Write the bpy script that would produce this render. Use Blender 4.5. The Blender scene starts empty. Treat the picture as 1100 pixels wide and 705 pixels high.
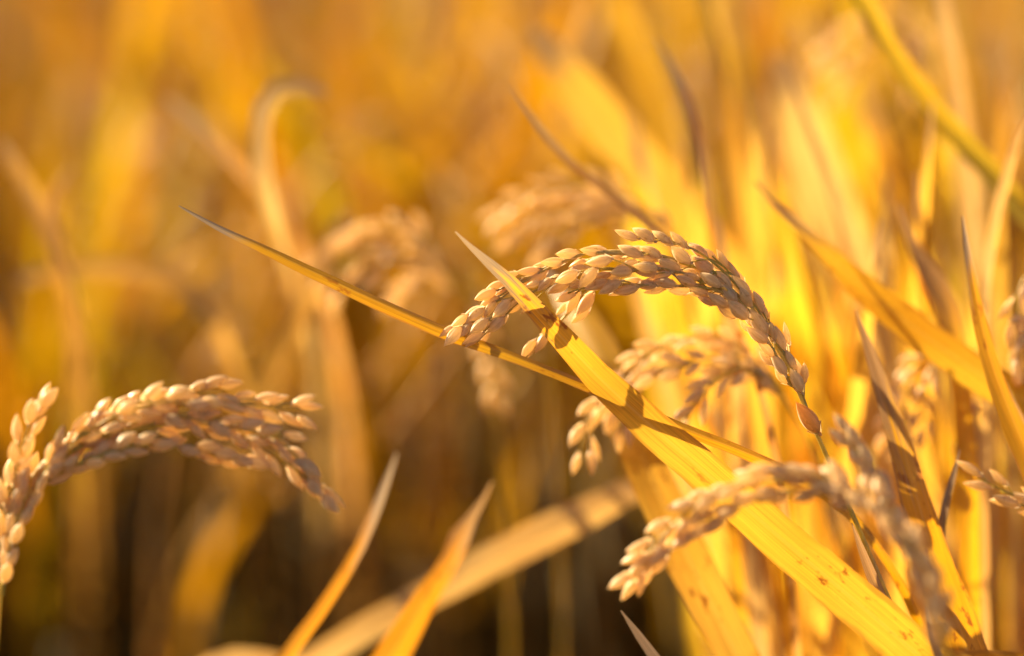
import bpy, math, random
import numpy as np
from mathutils import Vector, Matrix, Quaternion

random.seed(7)
rng = np.random.default_rng(11)
scene = bpy.context.scene
COL = scene.collection
R = math.radians

# ------------------------------------------------------------------ camera
CAM = Vector((0.0, 0.0, 1.02))
PITCH = R(12.0)
FOCUS = 0.90
LENS = 100.0
cam_d = bpy.data.cameras.new("camera")
cam_d.lens = LENS
cam_d.sensor_width = 36.0
cam_d.clip_start = 0.01
cam_d.clip_end = 3000.0
cam_d.dof.use_dof = True
cam_d.dof.focus_distance = FOCUS
cam_d.dof.aperture_fstop = 2.6
cam = bpy.data.objects.new("camera", cam_d)
cam.location = CAM
cam.rotation_euler = (math.pi / 2 - PITCH, 0, 0)
COL.objects.link(cam)
scene.camera = cam

# ------------------------------------------------------------------ light
TOSUN = Vector((-0.70, 0.56, 0.39)).normalized()
world = bpy.data.worlds.new("World")
scene.world = world
world.use_nodes = True
wn = world.node_tree.nodes
sky = wn.new("ShaderNodeTexSky")
sky.sky_type = 'NISHITA'
sky.sun_disc = False
sky.air_density = 0.6
sky.dust_density = 1.2
sky.ozone_density = 0.6
sky.sun_elevation = math.asin(TOSUN.z)
sky.sun_rotation = math.atan2(TOSUN.x, TOSUN.y)
world.node_tree.links.new(sky.outputs[0], wn["Background"].inputs[0])
wn["Background"].inputs[1].default_value = 0.05
sun_d = bpy.data.lights.new("sun", 'SUN')
sun_d.energy = 5.0
sun_d.angle = R(0.5)
sun_d.color = (1.0, 0.86, 0.62)
sun = bpy.data.objects.new("sun", sun_d)
sun.rotation_euler = (-TOSUN).to_track_quat('-Z', 'Y').to_euler()
sun.location = (-3, 4, 4)
COL.objects.link(sun)

scene.view_settings.view_transform = 'Standard'
scene.view_settings.look = 'None'
scene.view_settings.gamma = 1.0
scene.view_settings.use_curve_mapping = False
scene.view_settings.exposure = 1.95
scene.view_settings.use_white_balance = True
scene.view_settings.white_balance_temperature = 7900
scene.render.engine = 'CYCLES'
cy = scene.cycles
cy.use_denoising = True
cy.max_bounces = 10
cy.diffuse_bounces = 5
cy.transmission_bounces = 6
cy.transparent_max_bounces = 6
cy.sample_clamp_indirect = 6.0
cy.caustics_reflective = False
cy.caustics_refractive = False

# ------------------------------------------------------------------ helpers
PX = 0.36 / 1100.0
FWD = Vector((0, math.cos(PITCH), -math.sin(PITCH)))
UP = Vector((0, math.sin(PITCH), math.cos(PITCH)))
RIGHT = Vector((1, 0, 0))


def P(px, py, d):
    """a spot of the field, given by where it is seen and how far it stands"""
    return CAM + FWD * d + RIGHT * ((px - 550) * PX * d) + UP * (-(py - 352.5) * PX * d)


def spline(rows, n):
    """Catmull-Rom through rows of numbers (xyz first), resampled evenly in length"""
    a = np.array(rows, float)
    if len(a) == 2:
        a = np.vstack([a[0], (a[0] + a[1]) / 2, a[1]])
    e = np.vstack([2 * a[0] - a[1], a, 2 * a[-1] - a[-2]])
    out = []
    for i in range(1, len(e) - 2):
        p0, p1, p2, p3 = e[i - 1:i + 3]
        for t in np.linspace(0, 1, 24, endpoint=False):
            out.append(0.5 * (2 * p1 + (p2 - p0) * t + (2 * p0 - 5 * p1 + 4 * p2 - p3) * t * t
                              + (3 * p1 - p0 - 3 * p2 + p3) * t ** 3))
    out.append(e[-2])
    out = np.array(out)
    s = np.concatenate([[0], np.cumsum(np.linalg.norm(np.diff(out[:, :3], axis=0), axis=1))])
    q = np.linspace(0, s[-1], n)
    return np.stack([np.interp(q, s, out[:, k]) for k in range(out.shape[1])], 1), q


def tag(o, label=None, cat=None, group=None, kind=None):
    if label: o["label"] = label
    if cat: o["category"] = cat
    if group: o["group"] = group
    if kind: o["kind"] = kind
    return o


def link_mesh(name, verts, faces, mat, parent=None, loc=(0, 0, 0), smooth=True):
    me = bpy.data.meshes.new(name)
    me.from_pydata([tuple(v) for v in verts], [], faces)
    for m in (mat if isinstance(mat, (list, tuple)) else [mat]):
        me.materials.append(m)
    if smooth:
        me.polygons.foreach_set("use_smooth", [True] * len(me.polygons))
    o = bpy.data.objects.new(name, me)
    o.location = loc
    COL.objects.link(o)
    if parent is not None:
        o.parent = parent
    return o


def empty(name, loc):
    o = bpy.data.objects.new(name, None)
    o.location = loc
    o.empty_display_size = 0.02
    COL.objects.link(o)
    return o


# ------------------------------------------------------------------ materials
class NT:
    def __init__(self, name):
        self.m = bpy.data.materials.new(name)
        self.m.use_nodes = True
        self.t = self.m.node_tree
        self.t.nodes.clear()
        self.out = self.t.nodes.new("ShaderNodeOutputMaterial")

    def n(self, kind, ins=None, **kw):
        nd = self.t.nodes.new(kind)
        for k, v in kw.items():
            setattr(nd, k, v)
        for k, v in (ins or {}).items():
            self.set(nd.inputs[k], v)
        return nd

    def set(self, sock, v):
        if hasattr(v, "is_output"):
            self.t.links.new(v, sock)
        else:
            sock.default_value = v

    def math(self, op, a, b=0.0, c=0.0, clamp=False):
        nd = self.n("ShaderNodeMath", operation=op, use_clamp=clamp)
        for i, v in enumerate((a, b, c)):
            self.set(nd.inputs[i], v)
        return nd.outputs[0]

    def mix(self, f, a, b, blend='MIX'):
        nd = self.n("ShaderNodeMix", data_type='RGBA', blend_type=blend)
        self.set(nd.inputs[0], f)
        self.set(nd.inputs[6], a)
        self.set(nd.inputs[7], b)
        return nd.outputs[2]

    def ramp(self, v, lo, hi):
        nd = self.n("ShaderNodeMapRange", interpolation_type='SMOOTHSTEP')
        self.set(nd.inputs[0], v)
        nd.inputs[1].default_value = lo
        nd.inputs[2].default_value = hi
        return nd.outputs[0]

    def noise(self, vec, scale, detail=2.0, rough=0.5):
        nd = self.n("ShaderNodeTexNoise", {"Vector": vec, "Scale": scale, "Detail": detail, "Roughness": rough})
        return nd.outputs[0]

    def scale(self, vec, s):
        nd = self.n("ShaderNodeVectorMath", {0: vec, 1: s}, operation='MULTIPLY')
        return nd.outputs[0]


def c4(c):
    return (c[0], c[1], c[2], 1.0)


def leaf_mat(name, a, b, trans, tip=(0.46, 0.27, 0.12), tip_len=0.02, spots=0.3, edge=0.3,
             mix=0.5, spot_col=(0.34, 0.11, 0.015), rough=0.42):
    k = NT(name)
    uv = k.n("ShaderNodeUVMap", uv_map="UVMap").outputs[0]
    me = k.n("ShaderNodeUVMap", uv_map="Metric").outputs[0]
    rnd = k.n("ShaderNodeObjectInfo").outputs["Random"]
    su = k.n("ShaderNodeSeparateXYZ", {0: uv}).outputs
    sm = k.n("ShaderNodeSeparateXYZ", {0: me}).outputs
    off = k.n("ShaderNodeCombineXYZ", {2: k.math('MULTIPLY', rnd, 9.0)}).outputs[0]
    def vec(x, y):
        return k.n("ShaderNodeVectorMath", {0: k.scale(me, (x, y, 0)), 1: off}, operation='ADD').outputs[0]
    big = k.noise(vec(60, 22), 1.0, 3)
    streak = k.noise(vec(2600, 14), 1.0, 3, 0.6)
    fine = k.noise(vec(5200, 60), 1.0, 2)
    col = k.mix(k.ramp(big, 0.32, 0.68), c4(a), c4(b))
    tr = k.mix(k.ramp(big, 0.3, 0.7), c4(trans), c4([x * y for x, y in zip(trans, (0.98, 0.84, 0.7))]))
    # parallel veins and a pale midrib
    v = k.math('MULTIPLY_ADD', k.math('SINE', k.math('MULTIPLY', su[0], 2 * math.pi * 17)), 0.055, 0.945)
    st = k.math('MULTIPLY', v, k.n("ShaderNodeMapRange", {0: streak, 1: 0.3, 2: 0.7, 3: 0.72, 4: 1.1}).outputs[0])
    st = k.math('MULTIPLY', st, k.n("ShaderNodeMapRange", {0: fine, 1: 0.3, 2: 0.7, 3: 0.9, 4: 1.07}).outputs[0])
    g = k.n("ShaderNodeCombineXYZ", {0: st, 1: st, 2: st}).outputs[0]
    col = k.mix(1.0, col, g, 'MULTIPLY')
    tr = k.mix(1.0, tr, g, 'MULTIPLY')
    cen = k.math('ABSOLUTE', k.math('SUBTRACT', su[0], 0.5))
    mid = k.math('MULTIPLY', k.math('SUBTRACT', 1.0, k.ramp(cen, 0.015, 0.06)), 0.45)
    col = k.mix(mid, col, c4((0.62, 0.46, 0.18)))
    tr = k.mix(mid, tr, c4([x * 0.75 for x in trans]))
    # rusty specks, strongest in patches
    patch = k.ramp(k.noise(vec(45, 30), 1.0, 1), 0.43, 0.60)
    sp = k.ramp(k.noise(vec(360, 150), 1.0, 3, 0.6), 0.57, 0.68)
    sp = k.math('MULTIPLY', k.math('MULTIPLY', sp, patch), spots * 2.0, clamp=True)
    col = k.mix(sp, col, c4(spot_col))
    tr = k.mix(sp, tr, c4([x * 0.9 for x in spot_col]))
    # withered margin
    ed = k.math('MULTIPLY_ADD', k.noise(vec(30, 55), 1.0, 3), 0.30, cen)
    ed = k.math('MULTIPLY', k.ramp(ed, 0.56, 0.66), edge, clamp=True)
    col = k.mix(ed, col, c4((0.40, 0.20, 0.06)))
    tr = k.mix(ed, tr, c4((0.42, 0.16, 0.02)))
    # dry tip
    tv = k.math('MULTIPLY_ADD', k.math('SUBTRACT', k.noise(vec(900, 28), 1.0, 3), 0.5), tip_len * 2.2, sm[1])
    tf = k.math('SUBTRACT', 1.0, k.ramp(tv, tip_len * 0.5, tip_len * 1.35))
    tipc = k.mix(k.ramp(streak, 0.35, 0.65), c4([x * 0.6 for x in tip]), c4([min(1, x * 1.25) for x in tip]))
    col = k.mix(tf, col, tipc)
    tr = k.mix(tf, tr, c4([x * 0.6 for x in tip]))
    bump = k.n("ShaderNodeBump", {"Strength": 0.35, "Distance": 0.0004, "Height": st}).outputs[0]
    p = k.n("ShaderNodeBsdfPrincipled", {"Base Color": col, "Roughness": rough, "Normal": bump})
    p.inputs["Specular IOR Level"].default_value = 0.35
    t = k.n("ShaderNodeBsdfTranslucent", {"Color": tr, "Normal": bump})
    mx = k.n("ShaderNodeMixShader", {0: mix, 1: p.outputs[0], 2: t.outputs[0]})
    k.t.links.new(mx.outputs[0], k.out.inputs[0])
    return k.m


def grain_mat(name, a, b, trans, mix=0.25):
    k = NT(name)
    obj = k.n("ShaderNodeTexCoord").outputs["Object"]
    rnd = k.n("ShaderNodeObjectInfo").outputs["Random"]
    off = k.n("ShaderNodeCombineXYZ", {2: k.math('MULTIPLY', rnd, 40.0)}).outputs[0]
    def vec(x, y, z):
        return k.n("ShaderNodeVectorMath", {0: k.scale(obj, (x, y, z)), 1: off}, operation='ADD').outputs[0]
    big = k.noise(vec(2.4, 1.3, 2.4), 1.0, 3)
    stre = k.noise(vec(24, 0.9, 24), 1.0, 2)
    spk = k.noise(vec(6.5, 4.5, 6.5), 1.0, 1)
    col = k.mix(rnd, c4(a), c4(b))
    f = k.math('MULTIPLY', k.n("ShaderNodeMapRange", {0: stre, 1: 0.3, 2: 0.7, 3: 0.66, 4: 1.2}).outputs[0],
               k.n("ShaderNodeMapRange", {0: big, 1: 0.3, 2: 0.7, 3: 0.78, 4: 1.12}).outputs[0])
    g = k.n("ShaderNodeCombineXYZ", {0: f, 1: f, 2: f}).outputs[0]
    col = k.mix(1.0, col, g, 'MULTIPLY')
    ribv = k.n("ShaderNodeAttribute", attribute_name="rib").outputs["Fac"]
    col = k.mix(k.math('MULTIPLY', k.math('SUBTRACT', 1.0, ribv), 0.42), col, c4([a[0] * 0.58, a[1] * 0.45, a[2] * 0.32]))
    brown = k.math('MULTIPLY', k.ramp(spk, 0.63, 0.70), k.ramp(rnd, 0.15, 0.7))
    col = k.mix(k.math('MULTIPLY', brown, 0.8), col, c4((0.24, 0.10, 0.035)))
    bump = k.n("ShaderNodeBump", {"Strength": 0.45, "Distance": 0.0003, "Height": stre}).outputs[0]
    p = k.n("ShaderNodeBsdfPrincipled", {"Base Color": col, "Roughness": 0.38, "Normal": bump})
    p.inputs["Specular IOR Level"].default_value = 0.45
    p.inputs["Sheen Weight"].default_value = 1.0
    p.inputs["Sheen Roughness"].default_value = 0.4
    p.inputs["Sheen Tint"].default_value = (1, 0.9, 0.75, 1)
    trc = k.mix(k.math('MULTIPLY', k.math('SUBTRACT', 1.0, ribv), 0.28), c4(trans), c4([trans[0] * 0.55, trans[1] * 0.42, trans[2] * 0.35]))
    t = k.n("ShaderNodeBsdfTranslucent", {"Color": trc})
    mx = k.n("ShaderNodeMixShader", {0: mix, 1: p.outputs[0], 2: t.outputs[0]})
    k.t.links.new(mx.outputs[0], k.out.inputs[0])
    return k.m


def stem_mat(name, a, b, trans, mix=0.25):
    k = NT(name)
    pos = k.n("ShaderNodeTexCoord").outputs["Object"]
    n1 = k.noise(pos, 60.0, 3)
    n2 = k.noise(k.scale(pos, (2200, 2200, 120)), 1.0, 2)
    col = k.mix(k.ramp(n1, 0.35, 0.65), c4(a), c4(b))
    f = k.n("ShaderNodeMapRange", {0: n2, 1: 0.3, 2: 0.7, 3: 0.75, 4: 1.15}).outputs[0]
    g = k.n("ShaderNodeCombineXYZ", {0: f, 1: f, 2: f}).outputs[0]
    col = k.mix(1.0, col, g, 'MULTIPLY')
    p = k.n("ShaderNodeBsdfPrincipled", {"Base Color": col, "Roughness": 0.45})
    t = k.n("ShaderNodeBsdfTranslucent", {"Color": c4(trans)})
    mx = k.n("ShaderNodeMixShader", {0: mix, 1: p.outputs[0], 2: t.outputs[0]})
    k.t.links.new(mx.outputs[0], k.out.inputs[0])
    return k.m


def foliage_mat(name, ramp_cols, tr_scale=(1.05, 0.95, 0.5), mix=0.5):
    """leaves of whole plants: one of several leaf colours by the 'tint' of each leaf"""
    k = NT(name)
    tint = k.n("ShaderNodeAttribute", attribute_name="tint").outputs["Fac"]
    pos = k.n("ShaderNodeNewGeometry").outputs["Position"]
    n1 = k.noise(pos, 9.0, 3)
    n2 = k.noise(k.scale(pos, (120, 120, 25)), 1.0, 2)
    cr = k.n("ShaderNodeValToRGB", {0: tint})
    e = cr.color_ramp.elements
    while len(e) < len(ramp_cols):
        e.new(0.5)
    for i, (q, c) in enumerate(ramp_cols):
        e[i].position = q
        e[i].color = c4(c)
    f = k.math('MULTIPLY', k.n("ShaderNodeMapRange", {0: n1, 1: 0.3, 2: 0.7, 3: 0.75, 4: 1.15}).outputs[0],
               k.n("ShaderNodeMapRange", {0: n2, 1: 0.3, 2: 0.7, 3: 0.8, 4: 1.1}).outputs[0])
    g = k.n("ShaderNodeCombineXYZ", {0: f, 1: f, 2: f}).outputs[0]
    col = k.mix(1.0, cr.outputs[0], g, 'MULTIPLY')
    tr = k.mix(1.0, col, c4(tr_scale), 'MULTIPLY')
    p = k.n("ShaderNodeBsdfPrincipled", {"Base Color": col, "Roughness": 0.55})
    p.inputs["Specular IOR Level"].default_value = 0.25
    t = k.n("ShaderNodeBsdfTranslucent", {"Color": tr})
    mx = k.n("ShaderNodeMixShader", {0: mix, 1: p.outputs[0], 2: t.outputs[0]})
    k.t.links.new(mx.outputs[0], k.out.inputs[0])
    return k.m


M_GOLD = leaf_mat("golden_leaf", (0.66, 0.36, 0.045), (0.60, 0.28, 0.03), (0.90, 0.52, 0.05), tip_len=0.028, spots=0.55, edge=0.55, mix=0.6)
M_YEL = leaf_mat("yellow_leaf", (0.68, 0.41, 0.05), (0.62, 0.34, 0.04), (0.90, 0.53, 0.09), tip_len=0.02, spots=0.5, edge=0.5, mix=0.58)
M_BLADE = leaf_mat("speckled_yellow_blade", (0.68, 0.41, 0.05), (0.62, 0.33, 0.04), (0.93, 0.54, 0.06), tip=(0.36, 0.25, 0.15), tip_len=0.034, spots=0.6, edge=0.6, mix=0.6)
M_YG = leaf_mat("yellow_green_leaf", (0.52, 0.42, 0.05), (0.58, 0.38, 0.04), (0.88, 0.62, 0.06), tip_len=0.015, spots=0.3, edge=0.3, mix=0.62)
M_OR = leaf_mat("orange_leaf", (0.60, 0.30, 0.05), (0.50, 0.22, 0.03), (0.74, 0.34, 0.03), tip_len=0.03, spots=0.5, edge=0.6)
M_ORTIP = leaf_mat("orange_leaf_with_grey_end", (0.56, 0.28, 0.05), (0.46, 0.20, 0.03), (0.62, 0.28, 0.03), tip=(0.50, 0.37, 0.25), tip_len=0.030, spots=0.5, edge=0.6)
M_CREAM = leaf_mat("cream_yellow_leaf", (0.70, 0.50, 0.14), (0.66, 0.44, 0.10), (0.88, 0.62, 0.22), tip_len=0.02, spots=0.3, edge=0.4, mix=0.58)
M_DEAD = leaf_mat("dead_grey_brown_leaf", (0.36, 0.21, 0.11), (0.26, 0.13, 0.06), (0.24, 0.11, 0.04), tip=(0.36, 0.24, 0.15), tip_len=0.03, spots=0.6, edge=0.7, mix=0.3)
M_STRAW = leaf_mat("straw_leaf", (0.74, 0.55, 0.29), (0.68, 0.47, 0.21), (0.75, 0.48, 0.16), tip_len=0.02, spots=0.2, edge=0.4, mix=0.4)
M_PALE = leaf_mat("pale_brown_leaf", (0.60, 0.40, 0.16), (0.48, 0.28, 0.09), (0.55, 0.30, 0.07), tip_len=0.01, spots=0.2, edge=0.4, mix=0.35)
M_DRY = leaf_mat("dry_brown_leaf", (0.58, 0.36, 0.17), (0.44, 0.23, 0.08), (0.62, 0.33, 0.10), tip=(0.52, 0.34, 0.18), tip_len=0.03, spots=0.7, edge=0.7, mix=0.45)
M_TIPPED = leaf_mat("gold_leaf_with_brown_end", (0.66, 0.40, 0.07), (0.52, 0.27, 0.04), (0.88, 0.46, 0.03), tip=(0.50, 0.28, 0.12), tip_len=0.05, spots=0.6, edge=0.75)
M_OLIVE = leaf_mat("olive_folded_leaf", (0.50, 0.27, 0.05), (0.36, 0.22, 0.04), (0.70, 0.36, 0.02), tip=(0.44, 0.31, 0.20), tip_len=0.022, spots=0.45, edge=0.8, mix=0.4)
M_GRAIN = grain_mat("rice_husk", (0.96, 0.80, 0.54), (0.92, 0.71, 0.44), (1.0, 0.77, 0.42), mix=0.56)
M_GRAIN_BACK = grain_mat("rice_husk_behind", (0.93, 0.74, 0.48), (0.93, 0.74, 0.48), (1.0, 0.76, 0.40), mix=0.54)
M_HULL = grain_mat("empty_glowing_husk", (0.74, 0.50, 0.20), (0.74, 0.50, 0.20), (0.85, 0.48, 0.12), mix=0.45)
M_STEM = stem_mat("panicle_stem", (0.54, 0.44, 0.10), (0.62, 0.44, 0.16), (0.7, 0.5, 0.08), mix=0.35)
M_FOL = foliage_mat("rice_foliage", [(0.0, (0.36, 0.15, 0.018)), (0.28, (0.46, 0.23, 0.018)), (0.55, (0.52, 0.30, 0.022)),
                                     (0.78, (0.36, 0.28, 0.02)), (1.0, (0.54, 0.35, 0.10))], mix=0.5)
M_OLD_SHADE = foliage_mat("withered_shade_dark_leaves", [(0.0, (0.13, 0.065, 0.012)), (0.5, (0.06, 0.060, 0.009)), (1.0, (0.17, 0.09, 0.018))], mix=0.25)  # withered brown, darkened further to stand in for shade low in the canopy
M_CULM = foliage_mat("shade_dark_culms", [(0.0, (0.12, 0.06, 0.012)), (0.5, (0.09, 0.07, 0.012)), (1.0, (0.15, 0.10, 0.02))], mix=0.1)  # stem colour with canopy shade painted in, so plant bases read dark
M_SEED = foliage_mat("rice_seed_heads", [(0.0, (0.46, 0.23, 0.05)), (0.5, (0.58, 0.33, 0.09)), (1.0, (0.66, 0.42, 0.15))],
                     tr_scale=(1.2, 0.85, 0.4), mix=0.28)

k = NT("paddy_soil")
pos = k.n("ShaderNodeNewGeometry").outputs["Position"]
n1 = k.noise(pos, 3.0, 6, 0.6)
n2 = k.noise(pos, 45.0, 5, 0.65)
col = k.mix(k.ramp(n1, 0.35, 0.65), c4((0.06, 0.042, 0.022)), c4((0.11, 0.075, 0.035)))
col = k.mix(k.ramp(n2, 0.45, 0.7), col, c4((0.16, 0.11, 0.05)))
bump = k.n("ShaderNodeBump", {"Strength": 0.8, "Distance": 0.02, "Height": n2}).outputs[0]
k.t.links.new(k.n("ShaderNodeBsdfPrincipled", {"Base Color": col, "Roughness": 0.9, "Normal": bump}).outputs[0], k.out.inputs[0])
M_SOIL = k.m

# ------------------------------------------------------------------ ground
gv, gf = [], []
xs = [-1500, -200, -40, -12, -6] + list(np.linspace(-4, 4, 41)) + [6, 12, 40, 200, 1500]
ys = [-300, -60, -12, -4] + list(np.linspace(-1.5, 8, 48)) + [10, 16, 40, 160, 600, 2500]
for y in ys:
    for x in xs:
        inn = abs(x) <= 4 and -1.5 <= y <= 8
        gv.append((x, y, 0.014 * math.sin(x * 9.1 + 1.7 * math.sin(y * 5.3)) + 0.012 * math.sin(y * 13 + x * 3) if inn else 0.0))
for j in range(len(ys) - 1):
    for i in range(len(xs) - 1):
        a = j * len(xs) + i
        gf.append((a, a + 1, a + 1 + len(xs), a + len(xs)))
tag(link_mesh("ground", gv, gf, M_SOIL), kind="structure")


# ------------------------------------------------------------------ leaves
def ribbon(rows, n, twist, fold, wob, across=7):
    """rows: world x, y, z, width; returns verts, faces, uv (0..1), metric uv"""
    s, q = spline(rows, n)
    pts = s[:, :3]
    w = np.maximum(s[:, 3], 0.0002)
    tan = np.gradient(pts, axis=0)
    tan /= np.linalg.norm(tan, axis=1)[:, None]
    ph = rng.uniform(0, 6.28)
    V, U1, U2 = [], [], []
    for i in range(n):
        p, t = pts[i], tan[i]
        view = np.array(CAM) - p
        view /= np.linalg.norm(view)
        side = np.cross(t, view)
        side /= max(np.linalg.norm(side), 1e-6)
        nor = np.cross(side, t)
        f = i / (n - 1)
        a = R(np.interp(f, np.linspace(0, 1, len(twist)), twist)) + wob * math.sin(q[i] * 55 + ph)
        s2 = side * math.cos(a) + nor * math.sin(a)
        n2 = nor * math.cos(a) - side * math.sin(a)
        ww = w[i] / max(math.cos(a), 0.35)
        for j in range(across):
            u = j / (across - 1) - 0.5
            h = -abs(u) * math.tan(R(fold)) * ww + 0.05 * ww * math.sin(q[i] * 90 + ph + u * 5) * abs(u) * 2
            edge = 1 + 0.03 * math.sin(q[i] * 240 + ph + (3 if u > 0 else 0))
            V.append(p + s2 * u * ww * edge + n2 * h)
            U1.append((j / (across - 1), f))
            U2.append((u * ww, q[i]))
    F = []
    for i in range(n - 1):
        for j in range(across - 1):
            b = i * across + j
            F.append((b, b + 1, b + across + 1, b + across))
    return V, F, U1, U2


def set_uv(me, name, per_vert):
    lay = me.uv_layers.new(name=name)
    idx = np.empty(len(me.loops), np.int32)
    me.loops.foreach_get("vertex_index", idx)
    lay.data.foreach_set("uv", np.array(per_vert, np.float32)[idx].ravel())


def to_ground(rows, w_end=0.004, spread=0.22):
    """carry a leaf or stem on from where it leaves the frame down to the soil"""
    a, b = np.array(rows[-2]), np.array(rows[-1])
    t = (b - a)[:3]
    t /= np.linalg.norm(t)
    p = b[:3]
    h = max(p[2], 0.05)
    o1 = p + t * 0.07
    dirn = t.copy(); dirn[2] = 0
    g = p + dirn * spread
    m = np.array([(o1[0] * 0.45 + g[0] * 0.55), (o1[1] * 0.45 + g[1] * 0.55), h * 0.45])
    g[2] = -0.01
    wl = b[3]
    return rows + [list(o1) + [wl], list(m) + [max(wl * 0.6, w_end)], list(g) + [w_end]]


def leaf(label, pts, mat, twist=(0, 0), fold=14, wob=0.06, name="rice_leaf", cat="leaf", group=None, root=True, n=None):
    rows = [list(P(x, y, d)) + [w * PX * d] for x, y, d, w in pts]
    nn = n or (26 + 7 * len(pts))
    if root:
        k0 = len(rows)
        rows = to_ground(rows)
        nn += 26
    V, F, U1, U2 = ribbon(rows, nn, twist, fold, wob)
    loc = V[-4]
    o = link_mesh(name, [v - loc for v in V], F, mat, loc=loc)
    set_uv(o.data, "UVMap", U1)
    set_uv(o.data, "Metric", U2)
    return tag(o, label, cat, group)


# ------------------------------------------------------------------ panicles
def tube(V, F, path, rad, sides=7):
    path = np.array(path, float)
    tan = np.gradient(path, axis=0)
    base = len(V)
    ref = np.array((0.3, 0.9, 0.2))
    for i, p in enumerate(path):
        t = tan[i] / max(np.linalg.norm(tan[i]), 1e-9)
        x = np.cross(t, ref); x /= max(np.linalg.norm(x), 1e-6)
        y = np.cross(t, x)
        r = rad[i] if hasattr(rad, "__len__") else rad
        for s in range(sides):
            a = 2 * math.pi * s / sides
            V.append(p + (x * math.cos(a) + y * math.sin(a)) * r)
    for i in range(len(path) - 1):
        for s in range(sides):
            a = base + i * sides + s
            b = base + i * sides + (s + 1) % sides
            F.append((a, b, b + sides, a + sides))
    F.append(tuple(base + (len(path) - 1) * sides + s for s in range(sides)))


def grain_mesh(seed, wide=0.5, hollow=False):
    """a husked rice spikelet, 1 unit long: ribbed lemma and palea, keel seam, beak, two glumes and pedicel stub"""
    r = random.Random(seed)
    NS, NR = 18, 36
    V, F, RIB = [], [], []
    bend = r.uniform(-0.05, 0.07)
    skew = r.uniform(0.82, 0.98)
    thick = r.uniform(0.66, 0.8)
    for i in range(NS + 1):
        s = i / NS
        prof = (math.sin(math.pi * min(1, s) ** skew) + 1e-9) ** 0.80
        prof = prof * (1 - 0.16 * s) + 0.04 * (1 - s) + (0.018 if s > 0.97 else 0)
        cx = bend * math.sin(math.pi * s)
        for j in range(NR):
            a = 2 * math.pi * j / NR
            rib = 1 + 0.06 * math.cos(a * 5 + 0.5) * math.sin(math.pi * s)
            # overlap seam where the lemma clasps the palea
            seam = 1 - 0.10 * math.exp(-((((a - 0.55 + math.pi) % (2 * math.pi)) - math.pi) / 0.16) ** 2) * math.sin(math.pi * s)
            seam *= 1 - 0.10 * math.exp(-((((a - 2.6 + math.pi) % (2 * math.pi)) - math.pi) / 0.16) ** 2) * math.sin(math.pi * s)
            x = math.cos(a) * wide / 2 * prof * rib * seam
            z = math.sin(a) * wide * thick / 2 * prof * rib * seam
            V.append((cx + x, s, z))
            RIB.append((0.5 + 0.5 * math.cos(a * 5 + 0.5)) * max(0, (seam - 0.9) * 10) if 0.06 < s < 0.97 else 0.35)
    for i in range(NS):
        for j in range(NR):
            a = i * NR + j
            b = i * NR + (j + 1) % NR
            F.append((a, b, b + NR, a + NR))
    F.append(tuple(range(NR))[::-1])
    b0 = len(V)
    V.append((bend * 0.0, 1.06, 0))
    for j in range(NR):
        F.append((NS * NR + j, NS * NR + (j + 1) % NR, b0))
    # glumes
    for sgn in (-1, 1):
        b0 = len(V)
        for i in range(5):
            s = i / 4
            hw = 0.07 * math.sin(math.pi * min(0.98, 0.25 + 0.75 * s)) 
            x = sgn * (0.05 + 0.20 * s * wide / 0.5 * 0.85)
            y = -0.03 + 0.27 * s
            V.append((x, y, -hw)); V.append((x * 1.15 + sgn * 0.01, y, 0)); V.append((x, y, hw))
        for i in range(4):
            for j in range(2):
                a = b0 + i * 3 + j
                F.append((a, a + 1, a + 4, a + 3))
    VV = [np.array(v) for v in V]
    tube(VV, F, [(0, -0.10, 0), (0, -0.02, 0), (0, 0.03, 0)], [0.035, 0.05, 0.03], 6)
    me = bpy.data.meshes.new("grain")
    me.from_pydata([tuple(v) for v in VV], [], F)
    me.polygons.foreach_set("use_smooth", [True] * len(F))
    me.attributes.new("rib", 'FLOAT', 'POINT').data.foreach_set("value", np.array((RIB + [0.6] * len(VV))[:len(VV)], np.float32))
    me.materials.append(M_HULL if hollow else M_GRAIN)
    return me


GR = {}
for kind, wd in (("slim", 0.38), ("mid", 0.44), ("wide", 0.50)):
    GR[kind] = [grain_mesh(i * 7 + hash(kind) % 1 + len(kind), wd * (0.95 + 0.05 * i)) for i in range(3)]
GR["hull"] = [grain_mesh(99, 0.44, True)]
# object-space texture of a grain is scaled per object, so bake true size (1 unit -> length) with obj.scale


def put_grain(parent, loc0, base, apex, face, kind, label=None):
    base, apex = Vector(base), Vector(apex)
    y = apex - base
    L = y.length
    y.normalize()
    z = Vector(face) - y * Vector(face).dot(y)
    z.normalize()
    x = y.cross(z)
    me = random.choice(GR[kind])
    o = bpy.data.objects.new("grain", me)
    o.parent = parent
    o.matrix_basis = Matrix.Translation(base - loc0) @ Matrix((x, y, z)).transposed().to_4x4() @ Matrix.Scale(L, 4)
    COL.objects.link(o)
    if label:
        o["label"] = label
    return o


def nearest_on(path, p):
    d = np.linalg.norm(path - np.array(p), axis=1)
    return int(np.argmin(d))


def stem_object(root, loc0, path_rows, r0, r1, root_it=True, mat=None):
    rows = [list(P(*p)) + [0.0] for p in path_rows]      # tip -> base
    if root_it:
        rows = to_ground(rows, spread=0.10)
    s, q = spline(rows, 50 if root_it else 30)
    V, F = [], []
    rad = np.interp(np.linspace(0, 1, len(s)), [0, 0.35, 1], [r0, r1, r1 * 1.3])
    tube(V, F, s[:, :3], rad, 8)
    return link_mesh("stem", [v - np.array(loc0) for v in V], F, mat or M_STEM, root)


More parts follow.
